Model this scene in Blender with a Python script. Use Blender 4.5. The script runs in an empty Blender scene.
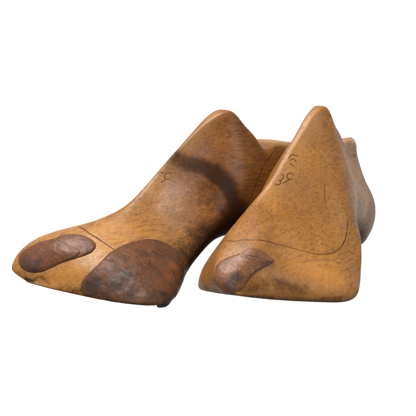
import bpy, math, json, random
import numpy as np
from mathutils import Vector, noise
from mathutils.bvhtree import BVHTree

DATA = json.loads(r'''{"L": {"seams": {"vamp": [[3.54, -1.2, 3.95], [3.32, -0.17, 3.81], [3.43, 0.51, 3.58], [3.57, 1.12, 3.31], [3.73, 1.72, 3.03], [3.9, 2.06, 2.88]], "heel_cut": [[17.8, 1.62, 8.16], [17.0, 1.79, 7.57], [15.54, 2.42, 6.78], [14.39, 2.82, 5.78], [13.74, 2.93, 5.03], [13.16, 2.91, 4.27]]}, "digits": [[[9.21, -0.44, 6.79], [9.35, -0.35, 6.86], [9.43, -0.22, 6.78]], [[9.78, 0.11, 6.79], [9.7, -0.03, 6.85], [9.54, -0.12, 6.78], [9.4, -0.1, 6.6], [9.43, 0.04, 6.47], [9.57, 0.18, 6.45]], [[9.37, -0.01, 6.47], [9.24, -0.03, 6.35], [9.1, -0.09, 6.29]], [[10.3, -0.2, 7.86], [10.44, -0.13, 7.96], [10.55, 0.01, 7.9]], [[10.36, -0.09, 7.79], [10.46, -0.04, 7.85]], [[10.57, 0.07, 7.84], [10.63, 0.19, 7.73]]], "dots": [[6.68, 0.34, 4.61], [11.2, 0.06, 8.73], [7.98, 1.16, 4.38], [11.58, 0.26, 8.92]], "ring": [[10.3, -0.09, 7.71], [10.79, 0.67, 7.34], [11.31, 1.3, 7.19], [11.72, 1.85, 6.85], [12.24, 2.4, 6.27], [12.45, 2.73, 5.55], [12.65, 2.94, 4.69], [12.37, 2.9, 3.85], [11.53, 2.87, 3.3]], "arch": [[12.67, 2.94, 4.33], [11.47, 2.93, 3.44], [10.14, 3.03, 2.98], [9.1, 3.07, 2.25], [8.2, 3.29, 1.67]], "toe": [[0.03, -2.35, 1.34], [0.03, -1.75, 1.21], [0.11, -1.16, 1.16], [0.33, -0.79, 1.44], [0.46, -0.07, 1.14]], "hole": [[17.59, 2.07, 7.06]], "toe_front": [[0.33, -2.75, 1.98], [0.65, -2.96, 2.41], [0.98, -2.6, 2.79], [1.34, -2.11, 3.12], [1.74, -1.33, 3.37], [1.74, -0.61, 3.25], [1.88, -0.03, 3.12], [2.04, 0.49, 2.97], [1.99, 0.75, 2.79], [1.64, 0.61, 2.57], [1.14, 0.11, 2.3], [0.76, -0.31, 1.99], [0.44, -0.81, 1.7], [0.22, -1.47, 1.59], [0.16, -2.13, 1.68]], "toe_rear": [[1.47, -1.34, 3.2], [1.8, -1.29, 3.4], [2.23, -1.19, 3.59], [2.67, -0.6, 3.69], [2.97, 0.03, 3.63], [3.08, 0.61, 3.42], [2.94, 0.98, 3.19], [2.56, 1.11, 2.94], [2.15, 0.98, 2.77], [1.72, 0.69, 2.6], [1.42, 0.34, 2.51], [1.31, -0.45, 2.81]], "bunion": [[1.31, 1.66, 1.28], [1.55, 1.71, 1.66], [2.04, 1.88, 2.13], [2.56, 1.91, 2.48], [3.19, 1.8, 2.82], [4.14, 1.74, 3.12], [5.26, 1.76, 3.32], [6.27, 1.91, 3.38], [7.0, 2.26, 3.21], [7.44, 2.69, 2.9], [7.91, 3.12, 2.5], [8.1, 3.44, 2.02], [7.63, 3.79, 1.48], [6.65, 4.42, 0.98], [5.49, 5.13, 0.68], [3.88, 5.55, 0.5], [2.67, 4.86, 0.55], [1.87, 3.71, 0.58], [1.39, 2.74, 0.66], [1.19, 2.08, 0.82]], "smudge": [[10.27, 0.31, 7.14], [10.63, 1.29, 6.5], [11.09, 2.33, 5.6], [11.45, 2.89, 4.66]], "flap": [[3.68, 5.37, 0.59], [3.79, 5.41, 0.56], [4.06, 5.44, 0.56], [4.41, 5.4, 0.57], [4.88, 5.23, 0.65], [5.67, 4.8, 0.78]], "under": [[0.63, 0.6, 0.94], [0.93, 1.27, 0.95], [1.34, 2.02, 1.04]], "lip": [[1.72, -1.3, 3.35], [1.74, -0.61, 3.25], [1.88, -0.03, 3.12], [2.04, 0.49, 2.97], [1.99, 0.68, 2.83]], "pd": [[[0.33, -1.73, 1.89], [0.41, -1.27, 1.87]], [[1.69, 2.37, 1.29], [2.4, 3.26, 1.41], [3.0, 3.4, 1.75]], [[3.46, 5.0, 0.84], [4.47, 5.18, 0.84]], [[6.43, 3.71, 1.96], [5.59, 4.25, 1.56]], [[5.67, 2.62, 2.82]], [[2.04, 3.25, 1.06], [2.64, 4.25, 0.93]]], "fades": [[[[13.14, 0.42, 10.35], [11.96, 0.31, 9.41], [10.87, 0.03, 8.32], [9.78, -0.2, 7.19], [8.39, -0.31, 5.98]], 0.45, 0.6], [[[18.23, -0.02, 8.45], [18.27, 1.07, 8.44], [19.01, 1.29, 8.35]], 0.6, 0.9]], "glows": [[[[0.57, -0.04, 1.35], [0.87, 0.46, 1.57], [1.25, 0.9, 1.91]], 0.6, 0.6], [[[3.46, 0.74, 3.48], [5.12, 0.62, 4.0]], 1.2, 0.35]], "P": {"zb": [0.638, 0.363, 0.365, 0.54, 1.572, 2.933, 2.987, 2.747, 1.782, 0.464, 0.269], "zt": [2.85, 3.968, 4.084, 4.817, 6.283, 8.621, 10.358, 10.704, 9.946, 9.13, 8.078, 8.472, 8.19, 7.834], "cb": [-1.42, 1.858, 0.274, -1.055, -0.209, 0.227, 0.351, 0.264], "ct": [-2.798, -1.228, -0.371, -0.601, -0.031, 0.49, 0.32, -0.034], "wb": [2.234, 3.825, 4.535, 4.139, 3.906, 2.998, 2.143, 2.44, 2.383, 2.236], "wm": [2.26, 3.236, 3.988, 4.181, 4.028, 3.222, 2.863, 3.129, 3.039, 2.723], "wu": [3.193, 2.507, 2.05, 1.755, 1.874, 2.179, 2.085], "wt": [2.14, 1.348, 0.191, 0.135, 0.607, 1.102, 1.341, 1.105], "xb": [-0.369, -0.051, 0.2, -0.595, -1.187, -1.121]}, "pose": [-4.062, -2.699, -43.336, -2.999]}, "R": {"seams": {"vamp": [[3.05, 2.67, 3.14], [2.43, 1.8, 3.43], [2.59, 1.2, 3.55], [2.78, 0.55, 3.58], [3.41, -0.09, 3.44], [4.93, -0.78, 3.01], [5.94, -1.45, 2.68], [6.51, -1.96, 2.49], [7.22, -2.44, 2.42], [7.85, -2.74, 2.47], [8.48, -2.92, 2.63], [9.13, -3.01, 2.9], [9.62, -3.0, 3.23], [10.06, -2.92, 3.65], [10.52, -2.81, 4.08]], "inset": [[4.63, -1.63, 2.26], [5.91, -2.08, 2.22], [6.98, -2.68, 2.13], [7.6, -3.27, 1.9], [7.79, -3.7, 1.54], [7.33, -4.0, 1.02], [6.6, -4.16, 0.46], [5.78, -3.87, 0.26], [4.52, -3.04, 0.32]], "scratch": [[10.6, -1.15, 6.17], [10.11, -1.33, 5.48], [9.7, -1.59, 4.81]]}, "digits": [[[9.21, 1.24, 6.67], [9.27, 1.12, 6.64], [9.18, 1.08, 6.51], [8.97, 1.17, 6.34], [8.91, 1.24, 6.34]], [[8.91, 1.24, 6.34], [8.91, 1.14, 6.25], [8.78, 1.16, 6.13], [8.64, 1.27, 6.09], [8.58, 1.38, 6.12]], [[9.67, 0.59, 6.66], [9.65, 0.73, 6.75], [9.54, 0.88, 6.74], [9.4, 0.92, 6.62], [9.32, 0.87, 6.48], [9.35, 0.75, 6.41], [9.46, 0.64, 6.44]], [[9.29, 0.78, 6.36], [9.13, 0.89, 6.28], [8.97, 1.0, 6.19]], [[10.08, 1.08, 7.64], [10.25, 1.01, 7.79], [10.36, 0.9, 7.83], [10.41, 0.78, 7.78], [10.49, 0.67, 7.76]], [[10.03, 1.0, 7.49], [10.19, 0.88, 7.59], [10.25, 0.74, 7.51], [10.25, 0.67, 7.44]], [[9.95, 0.93, 7.31], [9.95, 0.85, 7.24], [10.0, 0.74, 7.2]]], "dots": [[4.44, 1.04, 4.24], [7.98, -4.04, 1.17], [10.27, -2.51, 4.33], [9.27, -1.98, 4.04], [16.72, -1.96, 3.63], [18.52, -2.07, 3.63], [5.01, -1.81, 2.2], [4.52, -1.59, 2.27], [11.88, -1.74, 6.4]], "toe": [[0.27, 0.26, 1.04], [0.71, -0.11, 1.24], [1.25, -0.52, 1.42], [1.93, -1.04, 1.41], [2.75, -1.67, 1.17], [3.65, -2.3, 0.92]], "edge": [[1.61, 3.0, 0.73], [0.11, 1.24, 0.93], [0.55, -0.08, 0.77], [2.02, -1.35, 0.53], [3.9, -2.56, 0.27], [5.72, -3.85, 0.15]], "hole": [[18.8, -0.82, 7.22]], "toe_front": [[0.49, 2.03, 1.99], [0.74, 2.05, 2.24], [1.04, 1.84, 2.54], [1.31, 1.43, 2.78], [1.53, 0.91, 2.92], [1.53, 0.47, 2.82], [1.77, 0.04, 2.71], [2.15, -0.34, 2.58], [2.56, -0.63, 2.51], [2.26, -0.57, 2.37], [1.64, -0.29, 2.19], [1.14, -0.04, 1.95], [0.74, 0.14, 1.63], [0.41, 0.26, 1.27], [0.14, 0.49, 1.05], [0.03, 0.96, 0.95], [0.0, 1.38, 1.02], [0.35, 1.85, 1.13], [0.22, 1.94, 1.61]], "toe_rear": [[1.39, 0.92, 2.82], [1.77, 0.8, 3.08], [2.07, 0.53, 3.22], [2.29, 0.15, 3.18], [2.48, -0.21, 2.96], [2.64, -0.56, 2.64], [2.62, -0.67, 2.49], [2.21, -0.48, 2.46], [1.66, -0.07, 2.49], [1.31, 0.41, 2.6]], "lip": [[1.47, 0.85, 2.87], [1.53, 0.47, 2.82], [1.77, 0.04, 2.71], [2.15, -0.34, 2.58], [2.56, -0.64, 2.5]], "pd": [[[0.14, 0.97, 1.39], [0.41, 0.75, 1.75]], [[0.14, 1.7, 1.55]]], "fades": [[[[13.05, 0.26, 10.38], [11.39, 0.59, 8.82], [10.06, 0.87, 7.4], [8.86, 1.2, 6.25], [7.39, 1.53, 5.28]], 0.5, 0.6], [[[18.1, -0.76, 7.67], [17.8, -1.19, 6.38], [18.19, -1.88, 4.72]], 0.9, 0.4]], "glows": [[[[4.2, -1.76, 1.99], [5.12, -2.61, 1.52], [6.16, -3.35, 1.26]], 1.1, 0.7], [[[3.9, -2.55, 0.68], [5.1, -3.39, 0.44]], 0.4, 0.4]], "P": {"zb": [0.533, 0.31, 0.025, -0.268, 0.734, 2.775, 2.998, 2.703, 2.093, 0.778, 0.241], "zt": [2.764, 3.548, 4.129, 4.859, 6.262, 8.682, 10.491, 10.863, 9.893, 9.1, 8.35, 8.4, 8.092, 8.063], "cb": [0.786, 1.024, -0.157, -0.278, -0.353, 0.677, 1.043, 0.668], "ct": [1.593, 1.161, 2.068, 1.615, 0.962, 0.298, 0.41, 0.782], "wb": [1.915, 3.278, 3.751, 4.472, 4.12, 3.288, 2.148, 2.318, 2.08, 2.2], "wm": [2.094, 3.044, 3.709, 4.431, 3.682, 2.761, 2.53, 3.1, 2.92, 2.556], "wu": [1.936, 2.138, 2.29, 1.763, 1.62, 1.767, 1.653], "wt": [1.491, 1.249, 0.252, 0.292, 0.397, 0.908, 1.066, 0.866], "xb": [-0.529, -0.174, 0.433, -0.78, -1.41, -1.002]}, "pose": [4.761, -3.158, -21.122, -2.744]}, "cam": [82.1788, 14.7221, 7.0884, 1327.604]}''')
R = math.radians
sc = bpy.context.scene
col = sc.collection

# ---------------------------------------------------------------- camera
D, H, PITCH, F = DATA['cam']
cam = bpy.data.cameras.new('camera'); camo = bpy.data.objects.new('camera', cam); col.objects.link(camo)
cam.sensor_width = 36; cam.lens = F/416*36; cam.clip_start = .01; cam.clip_end = 100
camo.location = (0, -D/100, H/100); camo.rotation_euler = (R(90-PITCH), 0, 0)
sc.camera = camo

# ---------------------------------------------------------------- world and lamps
w = bpy.data.worlds.new('World'); sc.world = w; w.use_nodes = True
w.node_tree.nodes['Background'].inputs[0].default_value = (1, 1, 1, 1)
w.node_tree.nodes['Background'].inputs[1].default_value = .18
def area(name, loc, target, size, power, colr=(1, 1, 1), sy=None):
    l = bpy.data.lights.new(name, 'AREA'); l.energy = power; l.color = colr
    l.shape = 'RECTANGLE'; l.size = size; l.size_y = sy or size
    o = bpy.data.objects.new(name, l); col.objects.link(o); o.location = loc
    o.rotation_euler = (Vector(target)-Vector(loc)).to_track_quat('-Z', 'Y').to_euler()
    return o
area('softbox_overhead', (-.15, -.1, .95), (0, 0, .04), .6, 41, (1, .985, .96))
area('softbox_front', (-.05, -1.15, .75), (0, 0, .04), .7, 20, (1, .97, .93))
area('softbox_right', (1.0, -.25, .6), (.05, 0, .05), .5, 7, (1, .98, .95))  # added fill lamp, brightens the sides turned to the right
area('softbox_side', (-1.0, -.3, .55), (0, 0, .05), .5, 6, (1, .98, .95))
sc.view_settings.view_transform = 'Standard'; sc.view_settings.look = 'None'
sc.view_settings.exposure = 0; sc.view_settings.gamma = 1
sc.cycles.max_bounces = 6

# ---------------------------------------------------------------- shape of a last (cm)
def pchip(xk, yk, x):
    xk=np.asarray(xk,float); yk=np.asarray(yk,float)
    h=np.diff(xk); d=np.diff(yk)/h; m=np.zeros_like(yk)
    w1=2*h[1:]+h[:-1]; w2=h[1:]+2*h[:-1]
    same=(d[1:]*d[:-1])>0
    dd0=np.where(same,d[:-1],1); dd1=np.where(same,d[1:],1)
    m[1:-1]=np.where(same,(w1+w2)/(w1/dd0+w2/dd1),0)
    m[0]=d[0]; m[-1]=d[-1]
    i=np.clip(np.searchsorted(xk,x)-1,0,len(h)-1); s=(x-xk[i])/h[i]
    return ((2*s**3-3*s**2+1)*yk[i]+(s**3-2*s**2+s)*h[i]*m[i]+(-2*s**3+3*s**2)*yk[i+1]+(s**3-s**2)*h[i]*m[i+1])
KT=dict(
 zb=[0,.08,.18,.28,.37,.45,.53,.64,.78,.9,1],
 zt=[0,.06,.15,.25,.35,.45,.535,.58,.605,.65,.70,.76,.88,1],
 cb=[0,.12,.26,.36,.46,.65,.85,1],
 ct=[0,.12,.26,.36,.46,.6,.8,1],
 wb=[0,.1,.2,.29,.38,.47,.6,.78,.92,1],
 wm=[0,.1,.2,.29,.38,.47,.6,.78,.92,1],
 wu=[0,.12,.32,.45,.6,.78,1],
 wt=[0,.12,.32,.45,.56,.65,.8,1],
 xb=[0,.2,.4,.65,.9,1],   # back curve over height fraction (cm offset, neg = forward)
)
def basis(n, m):
    # closed uniform cubic b-spline matrix m samples x n ctrl
    B=np.zeros((m,n))
    for j in range(m):
        t=j*n/m; i=int(t); s=t-i
        w=[(1-s)**3/6,(3*s**3-6*s*s+4)/6,(-3*s**3+3*s*s+3*s+1)/6,s**3/6]
        for q in range(4): B[j,(i-1+q)%n]+=w[q]
    return B
_B={}
_G={}
def curve(k,y,T):
    F=np.linspace(-.1,1.1,361)
    sg={'zt':.014,'zb':.025}.get(k,.03)
    if k not in _G:
        n=int(4*sg*300)+1; q=np.arange(-n,n+1)/300.; w=np.exp(-q*q/2/sg/sg); _G[k]=w/w.sum()
    f=pchip(KT[k],y,np.clip(F,0,1)); w=_G[k]; n=len(w)//2
    # odd extension at both ends keeps end values and slopes
    fi=f[30:331]; ext=np.concatenate([2*fi[0]-fi[n:0:-1],fi,2*fi[-1]-fi[-2:-n-2:-1]])
    g=np.convolve(ext,w,'valid')
    return np.interp(T,np.linspace(0,1,301),g)
def surf(P, T, M=48, L=24.5):
    """T stations; returns (len(T),M,3) local pts. x 0 toe..L heel, y, z"""
    T=np.asarray(T,float)
    g={k:curve(k,P[k],T) for k in KT if k!='xb'}
    a=.2; e=np.where(T<a, np.sqrt(np.clip(1-((a-T)/a)**2,0,1)),1.0)
    b=.17; e2=np.where(T>1-b, np.sqrt(np.clip(1-((T-1+b)/b)**2,0,1)),1.0)
    E=e*e2
    H=g['zt']-g['zb']
    eh=np.power(e,.85); zlo=g['zb']+.22*H*(1-eh); zhi=g['zb']+H*(.22+.78*eh)  # round nose
    g['zb']=zlo; H=zhi-zlo
    tail=np.array([1,1,1,1,1,1,1,1,1])
    # half ring: bottom centre -> top centre, (width key factor, v)
    half=[(0*g['wb'],-.0,0),(.6*g['wb'],0,0),(.97*g['wb'],0.0,0),(g['wb']*.5+g['wm']*.5,.06,0),(g['wm'],.24,.25),(g['wm']*.55+g['wu']*.45,.45,.45),(g['wu'],.66,.66),(g['wt']*.75+g['wu']*.25,.86,.86),(g['wt'],.97,1),(g['wt']*.75,1.0,1),(0*g['wt'],1.0,1)]
    ys=[];zs=[];vs=[]
    for (w,v,cv) in half:
        c=g['cb']*(1-cv)+g['ct']*cv
        ys.append((c,w*E)); vs.append(v)
    ctrl_y=[c+w for c,w in ys]+[c-w for c,w in ys[-2:0:-1]]
    ctrl_v=vs+vs[-2:0:-1]
    CY=np.stack(ctrl_y,1); V=np.array(ctrl_v)
    n=len(V)
    if (n,M) not in _B: _B[(n,M)]=basis(n,M)
    B=_B[(n,M)]
    Y=CY@B.T; Vv=B@V; Vv=(Vv-Vv.min())/(Vv.max()-Vv.min())
    Z=g['zb'][:,None]+H[:,None]*Vv[None]
    xb=pchip(KT['xb'],P['xb'],Vv)
    bl=np.clip((T-.55)/.45,0,1); bl=bl*bl*(3-2*bl)
    X=(L*T)[:,None]+bl[:,None]*xb[None]
    S=np.stack([X,Y,Z],-1)
    # ease the section outline: soft featherline, and a soft instep in the forepart
    k=np.fft.fftfreq(M)*M; F_=np.fft.fft(S,axis=1)
    def blur(sg): return np.real(np.fft.ifft(F_*np.exp(-2*(np.pi*k*sg)**2)[None,:,None],axis=1))
    sm=lambda x: (lambda q:q*q*(3-2*q))(np.clip(x,0,1))
    a1=sm((.62-T)/.3)[:,None,None]*.75+.1
    a2=(sm((.50-T)/.2)*sm(T/.06))[:,None,None]*sm((Vv-.3)/.4)[None,:,None]*.9
    S=S*(1-a1)+blur(.022)*a1
    return S*(1-a2)+blur(.05)*a2
def stations(n):
    t=np.linspace(0,1,n); c=(1-np.cos(np.pi*t))/2
    return .8*c+.2*t


def to_local(S, pose, mir):
    S = np.asarray(S, float)
    X, Y, Z = S[..., 0], S[..., 1], S[..., 2]
    if mir: Y = -Y
    r = R(pose[3])
    return np.stack([Y*np.cos(r)-Z*np.sin(r), X-7.6, Y*np.sin(r)+Z*np.cos(r)], -1)

def catmull(P, step=.03, closed=False):
    P = np.asarray(P, float); n = len(P)
    Q = np.concatenate([P[-1:], P, P[:2]]) if closed else np.concatenate([2*P[:1]-P[1:2], P, 2*P[-1:]-P[-2:-1]])
    out = []
    for i in range(n if closed else n-1):
        a, b, c, d = Q[i:i+4]; k = max(2, int(np.linalg.norm(c-b)/step))
        t = (np.arange(k)/k)[:, None]
        out.append(.5*(2*b+(c-a)*t+(2*a-5*b+4*c-d)*t**2+(3*b-a-3*c+d)*t**3))
    if not closed: out.append(P[-1:])
    return np.concatenate(out)

def vdist(V, L, reach):
    """distance of every vertex to the dense point line L, inf beyond reach"""
    L = np.asarray(L, float); d = np.full(len(V), 1e3)
    m = ((V > L.min(0)-reach) & (V < L.max(0)+reach)).all(1); idx = np.nonzero(m)[0]
    for s in range(0, len(idx), 20000):
        q = idx[s:s+20000]
        d[q] = np.sqrt(((V[q][:, None]-L[None])**2).sum(-1).min(1))
    return d

def vnoise(V, scale, seed=0.0):
    """cheap smooth value noise in numpy"""
    p = V*scale+seed; i = np.floor(p).astype(np.int64); f = p-i; f = f*f*(3-2*f)
    def h(x, y, z):
        n = (x*374761393+y*668265263+z*2147483647+1013904223) & 0xffffffff
        n = ((n ^ (n >> 13))*1274126177) & 0xffffffff
        return ((n ^ (n >> 16)) & 0xffff)/65535.
    r = 0
    for a in (0, 1):
        for b in (0, 1):
            for c in (0, 1):
                wgt = (f[:, 0] if a else 1-f[:, 0])*(f[:, 1] if b else 1-f[:, 1])*(f[:, 2] if c else 1-f[:, 2])
                r = r+wgt*h(i[:, 0]+a, i[:, 1]+b, i[:, 2]+c)
    return r*2-1

def make_mesh(name, V, quads, mat, parent, attrs=None, tris=None):
    me = bpy.data.meshes.new(name)
    V = np.asarray(V, np.float32); quads = np.asarray(quads, np.int32)
    nq = len(quads); extra = tris or []
    ne = sum(len(t) for t in extra)
    me.vertices.add(len(V)); me.vertices.foreach_set('co', (V/100).ravel())
    me.loops.add(nq*4+ne); me.polygons.add(nq+len(extra))
    loops = np.concatenate([quads.ravel()]+[np.asarray(t, np.int32) for t in extra])
    me.loops.foreach_set('vertex_index', loops.astype(np.int32))
    starts = np.concatenate([np.arange(nq)*4, nq*4+np.cumsum([0]+[len(t) for t in extra])[:-1]]) if extra else np.arange(nq)*4
    me.polygons.foreach_set('loop_start', starts.astype(np.int32))
    me.update(calc_edges=True); me.validate()
    me.polygons.foreach_set('use_smooth', np.ones(len(me.polygons), bool))
    for k, a in (attrs or {}).items():
        at = me.attributes.new(k, 'FLOAT', 'POINT'); at.data.foreach_set('value', np.asarray(a, np.float32))
    me.materials.append(mat)
    o = bpy.data.objects.new(name, me); col.objects.link(o); o.parent = parent
    return o

# ---------------------------------------------------------------- materials
class NT:
    def __init__(s, name):
        s.m = bpy.data.materials.new(name); s.m.use_nodes = True; s.t = s.m.node_tree; s.b = s.t.nodes['Principled BSDF']
        s.out = s.t.nodes['Material Output']
    def n(s, typ, **k):
        x = s.t.nodes.new(typ)
        for a, b in k.items(): setattr(x, a, b)
        return x
    def put(s, sock, v):
        if hasattr(v, 'is_output') or isinstance(v, bpy.types.NodeSocket): s.t.links.new(v, sock)
        else: sock.default_value = v
    def math(s, op, a, b=0.0, clamp=False):
        x = s.n('ShaderNodeMath', operation=op, use_clamp=clamp); s.put(x.inputs[0], a); s.put(x.inputs[1], b); return x.outputs[0]
    def coord(s, scale=(1, 1, 1), rot=(0, 0, 0)):
        c = s.n('ShaderNodeTexCoord'); m = s.n('ShaderNodeMapping'); s.t.links.new(c.outputs['Object'], m.inputs[0])
        m.inputs['Scale'].default_value = scale; m.inputs['Rotation'].default_value = rot; return m.outputs[0]
    def noise(s, vec, scale, detail=4, rough=.55, dist=0.0):
        x = s.n('ShaderNodeTexNoise'); s.put(x.inputs['Vector'], vec); x.inputs['Scale'].default_value = scale
        x.inputs['Detail'].default_value = detail; x.inputs['Roughness'].default_value = rough; x.inputs['Distortion'].default_value = dist
        return x.outputs['Fac']
    def ramp(s, v, lo, hi, a=0.0, b=1.0):
        x = s.n('ShaderNodeMapRange', interpolation_type='SMOOTHSTEP'); s.put(x.inputs[0], v)
        x.inputs[1].default_value = lo; x.inputs[2].default_value = hi; x.inputs[3].default_value = a; x.inputs[4].default_value = b
        return x.outputs[0]
    def mix(s, f, a, b, mode='MIX'):
        x = s.n('ShaderNodeMix', data_type='RGBA', blend_type=mode); s.put(x.inputs[0], f)
        for sk, v in ((x.inputs[6], a), (x.inputs[7], b)):
            s.put(sk, v if not isinstance(v, tuple) else (*v, 1)[:4])
        return x.outputs[2]
    def attr(s, name):
        return s.n('ShaderNodeAttribute', attribute_name=name).outputs['Fac']
    def bump(s, h, strength, dist, prev=None):
        x = s.n('ShaderNodeBump'); x.inputs['Strength'].default_value = strength; x.inputs['Distance'].default_value = dist
        s.put(x.inputs['Height'], h)
        if prev: s.put(x.inputs['Normal'], prev)
        return x.outputs[0]

def wood(name, seed, light, mid, dark):
    s = NT(name); off = seed*.37
    def C(scale):
        c = s.n('ShaderNodeTexCoord'); m = s.n('ShaderNodeMapping'); s.t.links.new(c.outputs['Object'], m.inputs[0])
        m.inputs['Scale'].default_value = scale; m.inputs['Location'].default_value = (off, off*.6, off*1.3); return m.outputs[0]
    iso = C((1, 1, 1)); grain = C((1, .16, 1)); gfine = C((1, .07, 1))
    cloud = s.noise(iso, 14, 5, .6, .4)
    cloud2 = s.noise(iso, 38, 5, .65, .3)
    gr = s.noise(grain, 150, 5, .6, .8)
    fine = s.noise(gfine, 900, 3, .6)
    c = s.mix(s.ramp(cloud, .3, .75), mid, light)
    c = s.mix(s.math('MULTIPLY', s.ramp(cloud2, .42, .74), .3), c, dark)
    mot = s.noise(C((1, .45, 1)), 230, 5, .7, .6)
    c = s.mix(s.math('MULTIPLY', s.ramp(mot, .3, .9), .12), c, dark)
    c = s.mix(s.math('MULTIPLY', s.ramp(mot, .3, .46, 1, 0), .12), c, light)
    c = s.mix(s.math('MULTIPLY', s.ramp(gr, .32, .85), .24), c, dark)
    c = s.mix(s.math('MULTIPLY', s.ramp(gr, .2, .5, 1, 0), .12), c, tuple(min(1, a*1.18) for a in light))
    c = s.mix(s.math('MULTIPLY', s.ramp(fine, .47, .68), .6), c, dark)
    # pores and specks
    sp = s.noise(C((1, .45, 1)), 760, 3, .55)
    c = s.mix(s.math('MULTIPLY', s.ramp(sp, .64, .82), .3), c, (.03, .014, .006))
    lg = s.noise(C((1, .02, 1)), 420, 3, .55, .15)
    c = s.mix(s.math('MULTIPLY', s.ramp(lg, .45, .75), .32), c, dark)
    tiny = s.noise(C((1, .8, 1)), 1500, 2, .5)
    c = s.mix(s.math('MULTIPLY', s.ramp(tiny, .5, .75), .3), c, dark)
    sp2 = s.noise(C((1, .5, 1)), 210, 3, .6)
    c = s.mix(s.math('MULTIPLY', s.ramp(sp2, .7, .82), .3), c, (.045, .02, .008))
    # scratches crossing the grain
    scv = s.noise(C((.35, 1, .06)), 420, 2, .5, .2)
    scr = s.math('MULTIPLY', s.ramp(scv, .71, .77), s.ramp(cloud2, .42, .55))
    c = s.mix(s.math('MULTIPLY', scr, .5), c, dark)
    # old patina (grease, handling) then stains, painted shade and sheen, cracks laid on as attributes with ragged edges
    rag = s.noise(iso, 90, 6, .7, .5)
    rag2 = s.noise(iso, 320, 4, .7)
    ragc = s.math('ADD', s.math('MULTIPLY', s.math('SUBTRACT', rag, .5), 1.1), s.math('MULTIPLY', s.math('SUBTRACT', rag2, .5), .7))
    pat = s.math('ADD', s.attr('patina'), s.math('MULTIPLY', ragc, .35))
    c = s.mix(s.ramp(pat, .1, .95), c, (.60, .47, .40), 'MULTIPLY')
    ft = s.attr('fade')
    c = s.mix(s.math('MULTIPLY', ft, .65), c, (light[0]*.95, light[1]*1.08, light[2]*1.7))  # ridge highlights and heel haze painted in as paler wood
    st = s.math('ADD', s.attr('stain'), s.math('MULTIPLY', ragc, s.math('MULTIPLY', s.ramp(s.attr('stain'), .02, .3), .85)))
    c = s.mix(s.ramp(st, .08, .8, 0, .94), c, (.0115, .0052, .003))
    c = s.mix(s.math('MULTIPLY', s.attr('glow'), .6), c, (.2, .085, .016))  # orange patches of the wood
    c = s.mix(s.attr('crack'), c, (.018, .008, .004))
    s.put(s.b.inputs['Base Color'], c)
    rg = s.math('ADD', s.ramp(cloud2, .3, .7, .31, .44), s.math('MULTIPLY', fine, .08))
    s.put(s.b.inputs['Roughness'], rg)
    s.put(s.b.inputs['Specular IOR Level'], s.ramp(s.math('MAXIMUM', s.attr('stain'), s.attr('crack')), .1, .6, .12, .02))
    hh = s.math('ADD', s.math('MULTIPLY', gr, .6), s.math('MULTIPLY', fine, .25))
    hh = s.math('SUBTRACT', hh, s.math('MULTIPLY', s.ramp(sp, .66, .76), .4))
    hh = s.math('SUBTRACT', hh, s.math('MULTIPLY', scr, .8))
    n1 = s.bump(hh, .3, .0002)
    n2 = s.bump(cloud2, .35, .0016, n1)
    s.put(s.b.inputs['Normal'], n2)
    return s.m

def leather(name, seed, base, rust, dark, rust_amt=.5, dark_amt=.5, spec=.24):
    s = NT(name); off = seed*.41
    def C(scale):
        c = s.n('ShaderNodeTexCoord'); m = s.n('ShaderNodeMapping'); s.t.links.new(c.outputs['Object'], m.inputs[0])
        m.inputs['Scale'].default_value = scale; m.inputs['Location'].default_value = (off, off*.6, off*1.3); return m.outputs[0]
    iso = C((1, 1, 1))
    a = s.noise(iso, 70, 6, .65, .5); b = s.noise(iso, 130, 5, .65, .6); f = s.noise(iso, 900, 4, .65); g = s.noise(C((1, .4, 1)), 300, 4, .6, .4)
    c = s.mix(s.math('MULTIPLY', s.ramp(a, .4, .66), rust_amt), base, rust)
    c = s.mix(s.math('MULTIPLY', s.ramp(b, .46, .7), dark_amt), c, dark)
    c = s.mix(s.math('MULTIPLY', s.ramp(g, .5, .75), .3), c, tuple(x*1.4 for x in base))
    c = s.mix(s.math('MULTIPLY', s.ramp(f, .45, .7), .45), c, tuple(x*.5 for x in dark))
    dk = s.math('ADD', s.attr('dark'), s.math('MULTIPLY', s.math('SUBTRACT', b, .5), .8))
    c = s.mix(s.ramp(dk, .2, .9, 0, .85), c, (.0115, .0075, .0055))
    rs = s.math('ADD', s.attr('rust'), s.math('MULTIPLY', s.math('SUBTRACT', a, .5), 1.2))
    c = s.mix(s.ramp(rs, .3, .9, 0, .7), c, rust)
    c = s.mix(s.ramp(s.attr('rim'), .0, 1.0, 0, .85), c, (.03, .012, .006))
    s.put(s.b.inputs['Base Color'], c)
    s.put(s.b.inputs['Roughness'], s.ramp(b, .3, .7, .3, .5)); s.b.inputs['Specular IOR Level'].default_value = spec
    n1 = s.bump(s.math('ADD', f, s.math('MULTIPLY', g, .8)), .18, .0003)
    n2 = s.bump(s.math('ADD', b, a), .35, .0012, n1)
    s.put(s.b.inputs['Normal'], n2)
    return s.m

def table_mat():
    s = NT('light_table_acrylic')  # self-lit white for the added ground
    s.b.inputs['Base Color'].default_value = (.02, .02, .02, 1); s.b.inputs['Roughness'].default_value = 1
    s.b.inputs['Specular IOR Level'].default_value = 0
    s.b.inputs['Emission Color'].default_value = (1, 1, 1, 1); s.b.inputs['Emission Strength'].default_value = 1.0
    return s.m

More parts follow.
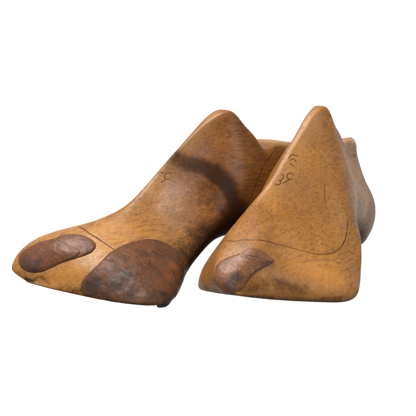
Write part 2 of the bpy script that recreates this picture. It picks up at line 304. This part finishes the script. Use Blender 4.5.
# ---------------------------------------------------------------- builders
def build_body(d, mir, mat, root, seed):
    P = d['P']; N, M = 940, 900
    T = stations(N)
    S = surf(P, T, M)
    # round the nose off: blur along the length near the pole, continuing across it
    n = 60; K = np.exp(-.5*(np.arange(-n, n+1)/6.)**2); K /= K.sum()
    ext = np.concatenate([np.roll(S[n:0:-1], M//2, axis=1), S[:260+n]])
    Sb = sum(K[a]*ext[a:a+260] for a in range(2*n+1))
    wn = np.clip((.1-T[:260])/.06, 0, 1); wn = (wn*wn*(3-2*wn))[:, None, None]
    S[:260] = S[:260]*(1-wn)+Sb*wn
    # ease the side walls lengthwise between ball and heel
    n = 200; K = np.exp(-.5*(np.arange(-n, n+1)/85.)**2); K /= K.sum()
    Sp = np.concatenate([S[:1].repeat(n, 0), S, S[-1:].repeat(n, 0)])
    Sl = sum(K[a]*Sp[a:a+N] for a in range(2*n+1))
    q = lambda x: (lambda z: z*z*(3-2*z))(np.clip(x, 0, 1))
    hgt_ = np.clip((S[..., 2]-S[..., 2].min(1, keepdims=True))/(np.ptp(S[..., 2], axis=1)[:, None]+1e-6), 0, 1)
    m_ = (q((T-.3)/.15)*q((.86-T)/.12))[:, None]*q(hgt_/.25)*q((.93-hgt_)/.3)
    S[..., 1] = S[..., 1]*(1-.85*m_)+Sl[..., 1]*.85*m_
    V = to_local(S, d['pose'], mir)
    flat = V.reshape(-1, 3)
    nr = np.cross(np.gradient(V, axis=0), np.roll(V, -1, 1)-np.roll(V, 1, 1))
    nr /= np.linalg.norm(nr, axis=-1, keepdims=True)+1e-9
    cen = V.mean(1, keepdims=True)
    if ((V-cen)*nr).sum() < 0: nr = -nr
    nr = nr.reshape(-1, 3)
    # coarse copy of the surface for seating lines and leather pieces on
    cs = (slice(None, None, 5), slice(None, None, 5)); Vc = V[cs]; n2, m2 = Vc.shape[:2]
    ii = np.arange(n2-1)[:, None]*m2; jj = np.arange(m2)[None]; jj2 = (jj+1) % m2
    qc = np.stack([ii+jj, ii+jj2, ii+m2+jj2, ii+m2+jj], -1).reshape(-1, 4)
    bvh = BVHTree.FromPolygons([tuple(x) for x in Vc.reshape(-1, 3)], [tuple(int(z) for z in x) for x in qc])
    L = lambda pts: np.array([tuple(bvh.find_nearest(Vector(p))[0]) for p in catmull(to_local(pts, d['pose'], mir))])
    disp = np.zeros(len(flat)); crack = np.zeros(len(flat)); stain = np.zeros(len(flat)); fade = np.zeros(len(flat)); glow = np.zeros(len(flat))
    # hand-carved unevenness
    disp += .018*vnoise(flat, .55, seed)+.007*vnoise(flat, 1.6, seed+7)+.0022*vnoise(flat, 6., seed+3)
    for k, pts in d['seams'].items():
        r, dep, cr = {'vamp': (.036, .02, 1), 'heel_cut': (.034, .008, .5), 'inset': (.045, .003, .32), 'scratch': (.03, .003, .55)}[k]
        if k == 'vamp' and mir: cr = .95; r = .03; dep = .012
        e = vdist(flat, L(pts), .4)
        e = e+.006*vnoise(flat, 14, 2.)
        wv = 1+.35*vnoise(flat, 2.5, 5.)
        disp -= dep*np.exp(-(e/(r*1.3*wv))**2); crack = np.maximum(crack, cr*np.exp(-(e/(r*1.25*wv))**2))
        if k == 'heel_cut': stain = np.maximum(stain, .25*np.exp(-(e/.12)**2))
        if k == 'vamp': stain = np.maximum(stain, .14*np.exp(-(e/.15)**2)); 
    for st in d['digits']:
        e = vdist(flat, L(st), .3); disp -= .012*np.exp(-(e/.03)**2); crack = np.maximum(crack, (1. if mir else .85)*np.exp(-(e/.036)**2))
    for i, p in enumerate(d['dots']):
        e = vdist(flat, to_local([p], d['pose'], mir), .3); r = (.06, .045, .035)[min(i, 2)]
        disp -= .012*np.exp(-(e/r)**2); crack = np.maximum(crack, (.95, .8, .6)[min(i, 2)]*np.exp(-(e/r)**4))
    e = vdist(flat, to_local(d['hole'], d['pose'], mir), .8); m = np.exp(-(e/.13)**4); disp -= .12*m; crack = np.maximum(crack, m)
    def blob(pts, r, s, line=True):
        nonlocal stain
        e = vdist(flat, L(pts) if line else to_local(pts, d['pose'], mir), r*2.6)
        stain = np.maximum(stain, s*np.exp(-(e/r)**2))
    if 'ring' in d:
        blob(d['ring'][:3], .8, .62); blob(d['ring'][1:4], .7, .85); blob(d['ring'][3:7], .75, .97); blob(d['ring'][6:], 1.15, .85); blob(d['arch'], 1.5, .78); blob(d['smudge'], 1.5, .38)  # ring and smudge stains; arch blob also paints shade under the waist
        blob(d['toe'][:2], .3, .4); blob(d['toe'][2:3]+d['toe'][1:2], .11, .8); blob(d['toe'][2:5], .13, .5)
        blob(d['under'], .35, .55)
    else:
        blob(d['toe'], .5, .42); blob(d['edge'], .22, .42)  # darker bands along the toe front and lower edge
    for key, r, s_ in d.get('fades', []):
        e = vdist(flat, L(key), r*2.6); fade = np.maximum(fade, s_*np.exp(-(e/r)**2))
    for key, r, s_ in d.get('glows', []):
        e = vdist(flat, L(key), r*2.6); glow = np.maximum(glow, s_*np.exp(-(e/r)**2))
    # grime of handling gathers toward the rear and the waist, with blotchy outline
    y = flat[:, 1]
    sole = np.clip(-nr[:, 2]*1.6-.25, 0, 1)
    stain = np.maximum(stain, sole*.66)   # shade under the sole, painted onto its downward faces
    pat = (.95*np.clip((y+1.2)/5., 0, 1) if not mir else .25*np.clip((y-1.5)/6., 0, 1))+.2*vnoise(flat, .7, 11.)
    disp *= np.repeat(np.clip((T-.0015)/.01, 0, 1)*np.clip((1-T)/.004, 0, 1), M)
    co = flat+nr*disp[:, None]
    i = np.arange(N-1)[:, None]*M; j = np.arange(M)[None]; j2 = (j+1) % M
    q = np.stack([i+j, i+j2, i+M+j2, i+M+j], -1).reshape(-1, 4)
    if mir: q = q[:, ::-1]
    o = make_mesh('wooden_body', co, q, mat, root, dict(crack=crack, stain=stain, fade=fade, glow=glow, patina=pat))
    return o, bvh

def seat(bvh, pts):
    return np.array([tuple(bvh.find_nearest(Vector(p))[0]) for p in catmull(pts)])

def pad(name, outline, bvh, cen3, th, dome, mat, root, seed, edge=7.0, dark=None, rust=None, lip=None, nA=260, nR=80, wrinkle=.02, grow=1.0, stitched=False):
    """a piece of leather seated on the wood: outline points lie on the last's surface"""
    B = catmull(outline, .05, True)
    seg = np.linalg.norm(np.roll(B, -1, 0)-B, axis=1); s = np.concatenate([[0], np.cumsum(seg)])
    Bc = np.concatenate([B, B[:1]]); q = np.linspace(0, s[-1], nA, endpoint=False)
    B = np.stack([np.interp(q, s, Bc[:, k]) for k in range(3)], 1)
    c = B.mean(0)
    n0 = np.zeros(3)
    for b in range(0, nA, 4):
        loc, nn, _, _ = bvh.find_nearest(Vector(B[b])); nn = np.array(nn)
        n0 += nn if np.dot(nn, np.array(loc)-cen3) > 0 else -nn
    n0 /= np.linalg.norm(n0)
    U = np.linalg.svd(B-c)[2][0]; ext = np.abs((B-c)@U).max()*.55
    foot = c+np.clip((B-c)@U*.75, -ext, ext)[:, None]*U
    wob = 1+.012*np.array([noise.noise(Vector((b[0]*2.2, b[1]*2.2, b[2]*2.2+seed))) for b in B])+.01*np.array([noise.noise(Vector((b[0]*7, b[1]*7, b[2]*7+seed))) for b in B])
    V = []; rs = []
    rr = np.concatenate([np.linspace(0, .8, nR//2, endpoint=False), 1-.2*(1-np.linspace(0, 1, nR-nR//2))**1.6])
    rr[0] = .004
    base = np.zeros((len(rr), nA, 3)); nor = np.zeros_like(base)
    for a, r in enumerate(rr):
        for b in range(nA):
            p = foot[b]+(B[b]-foot[b])*r*wob[b]*grow
            loc, nn, _, _ = bvh.ray_cast(Vector(p+n0*3.), Vector(-n0))
            near = bvh.find_nearest(Vector(p))
            if loc is None or (r > .9 and (loc-near[0]).length > .5): loc, nn = near[0], near[1]
            base[a, b] = loc; nv = np.array(nn)
            if np.dot(nv, n0) < -.2: nv = -nv
            nor[a, b] = nv
    # smooth normals a little around the piece
    for _ in range(3):
        nor = (nor+np.roll(nor, 1, 1)+np.roll(nor, -1, 1)); nor[1:-1] += nor[:-2]+nor[2:]
        nor /= np.linalg.norm(nor, axis=-1, keepdims=True)
    R_ = np.repeat(rr[:, None], nA, 1)
    hgt = th*np.power(np.clip(1-R_**edge, 0, 1), .5)+dome*(1-R_**2)
    fl = base.reshape(-1, 3)
    hgt = hgt+(wrinkle*vnoise(fl, 2.2, seed)+wrinkle*.4*vnoise(fl, 6, seed+4)+wrinkle*.15*vnoise(fl, 17, seed+4)).reshape(R_.shape)*(1-R_**12)
    hgt[-1] = -.06
    if lip is not None:
        e = vdist(fl, catmull(lip), .6).reshape(R_.shape); hgt = hgt+.08*np.exp(-(e/.2)**2)*(1-R_**24)
    V = (base+nor*hgt[..., None]).reshape(-1, 3)
    i = np.arange(len(rr)-1)[:, None]*nA; j = np.arange(nA)[None]; j2 = (j+1) % nA
    qd = np.stack([i+j, i+nA+j, i+nA+j2, i+j2], -1).reshape(-1, 4)
    # orient outward
    a_, b_, c_ = V[qd[len(qd)//2][0]], V[qd[len(qd)//2][1]], V[qd[len(qd)//2][2]]
    if np.dot(np.cross(b_-a_, c_-b_), nor.reshape(-1, 3)[qd[len(qd)//2][0]]) < 0: qd = qd[:, ::-1]
    k = (len(rr)-1)*nA
    rim = np.clip((R_-.955)/.045, 0, 1).ravel()**1.5
    if stitched: rim = np.maximum(rim, .6*np.exp(-((R_.ravel()-.94)/.008)**2)*np.clip(.5+1.3*vnoise(fl, 3.5, 1.), 0, 1))
    dk = np.zeros(len(V)); rt = np.zeros(len(V))
    for pts, r, s_ in dark or []:
        dk = np.maximum(dk, s_*np.exp(-(vdist(fl, pts, r*2.6)/r)**2))
    for pts, r, s_ in rust or []:
        rt = np.maximum(rt, s_*np.exp(-(vdist(fl, pts, r*2.6)/r)**2))
    return make_mesh(name, V, qd, mat, root, dict(rim=rim, dark=dk, rust=rt), tris=[list(range(nA))[::-1]])

def make_last(key, mir, label, mat, seed):
    d = DATA[key]
    root = bpy.data.objects.new('shoe_last', None); col.objects.link(root)
    root['label'] = label; root['category'] = 'shoe last'; root['group'] = 'pair of old wooden shoe lasts'
    px, py, az, _ = d['pose']
    root.location = (px/100, py/100, 0); root.rotation_euler = (0, 0, R(az)); root.empty_display_size = .03
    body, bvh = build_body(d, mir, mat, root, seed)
    return root, body, bvh, d

wl = wood('aged_beech_dark', 1, (.158, .072, .0145), (.096, .038, .0074), (.036, .013, .003))
wr = wood('aged_beech_honey', 4, (.156, .070, .0145), (.106, .042, .0085), (.042, .0158, .0038))
lea_toe = leather('brown_leather', 2, (.048, .018, .0078), (.066, .0215, .0065), (.019, .0075, .004), .6, .45, .1)
lea_big = leather('dark_brown_leather', 5, (.036, .0152, .0072), (.070, .0225, .0065), (.011, .006, .0038), .45, .65, .055)
lea_right = leather('rust_brown_leather', 8, (.060, .023, .0085), (.095, .0315, .0075), (.022, .0095, .005), .6, .4, .13)

# left of the photo
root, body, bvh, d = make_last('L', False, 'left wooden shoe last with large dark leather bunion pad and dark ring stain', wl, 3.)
tl = lambda p: to_local(p, d['pose'], False)
cen = lambda *p: np.array(p, float)
oL = tl(d['toe_front']); cT = np.array([0., -4.5, 2.4])
pad('leather_toe_pad', tl(d['toe_rear']), bvh, cT, .09, .05, lea_toe, root, 2., wrinkle=.012, dark=[(seat(bvh, tl(d['lip'])), .035, 1.)])
pad('leather_toe_pad', oL, bvh, cT, .1, .1, lea_toe, root, 5., dark=[(tl(d['pd'][0]), .7, .7)], lip=tl(d['lip']))
bp = pad('leather_bunion_pad', tl(d['bunion']), bvh, np.array([1., 0., 2.]), .09, .09, lea_big, root, 9., wrinkle=.022, grow=1.02, stitched=True,
         dark=[(tl(d['pd'][1]), .8, .8), (tl(d['pd'][2]), .6, .6), (tl(d['pd'][5]), .7, .7)], rust=[(tl(d['pd'][3]), .55, .8), (tl(d['pd'][4]), .3, .5)])
bp['label'] = 'large dark brown leather pad over the bunion'
def leather_flap(pts, drop, inward, parent, mat):
    """a dark corner of the pad's leather that hangs below the edge of the sole"""
    A = catmull(pts, .04); q = np.linspace(0, 1, len(A)); D_ = np.interp(q, np.linspace(0, 1, len(drop)), drop)
    n = len(A); V = []; nv = 7
    for k in range(nv):
        f = k/(nv-1)
        V.append(A-np.array([0, 0, 1.])*(D_*f)[:, None]+np.array(inward)*(.05*f*f-.02))
    for k in range(nv):
        f = 1-k/(nv-1)
        V.append(A-np.array([0, 0, 1.])*(D_*f)[:, None]+np.array(inward)*(.30))
    V = np.concatenate(V); m = 2*nv
    qd = [(a*n+b, a*n+b+1, ((a+1) % m)*n+b+1, ((a+1) % m)*n+b) for a in range(m) for b in range(n-1)]
    caps = [[a*n for a in range(m)], [a*n+n-1 for a in range(m)][::-1]]
    z = np.zeros(len(V))
    return make_mesh('leather_flap', V, qd, mat, parent, dict(rim=z, dark=z+.9, rust=z), tris=caps)
leather_flap(tl(d['flap']), [.24, .28, .27, .22, .14, .0], (-.7, .5, .1), bp, lea_big)


# right of the photo
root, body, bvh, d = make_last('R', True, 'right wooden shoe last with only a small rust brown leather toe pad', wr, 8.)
tl2 = lambda p: to_local(p, d['pose'], True)
cR_ = np.array([0., -4.5, 2.2])
pad('leather_toe_pad', tl2(d['toe_rear']), bvh, cR_, .09, .03, lea_right, root, 3., wrinkle=.012, dark=[(seat(bvh, tl2(d['lip'])), .04, 1.)])
pad('leather_toe_pad', tl2(d['toe_front']), bvh, cR_, .08, .09, lea_right, root, 7., dark=[(tl2(d['pd'][0]), .42, .9), (tl2(d['pd'][1]), .35, .5)], lip=tl2(d['lip']))

# added white ground and backdrop, made self-lit so no shadows show
me = bpy.data.meshes.new('white_tabletop')
z0 = -0.00407
prof = [(-1.3, z0), (.45, z0)]+[(.45+.35*math.sin(R(a)), z0+.35*(1-math.cos(R(a)))) for a in range(6, 91, 6)]+[(.8, 1.3)]
me.from_pydata([(x, y, z) for y, z in prof for x in (-1.3, 1.3)], [], [(2*i, 2*i+1, 2*i+3, 2*i+2) for i in range(len(prof)-1)])
me.materials.append(table_mat())
t = bpy.data.objects.new('white_tabletop', me); col.objects.link(t)
t['kind'] = 'structure'
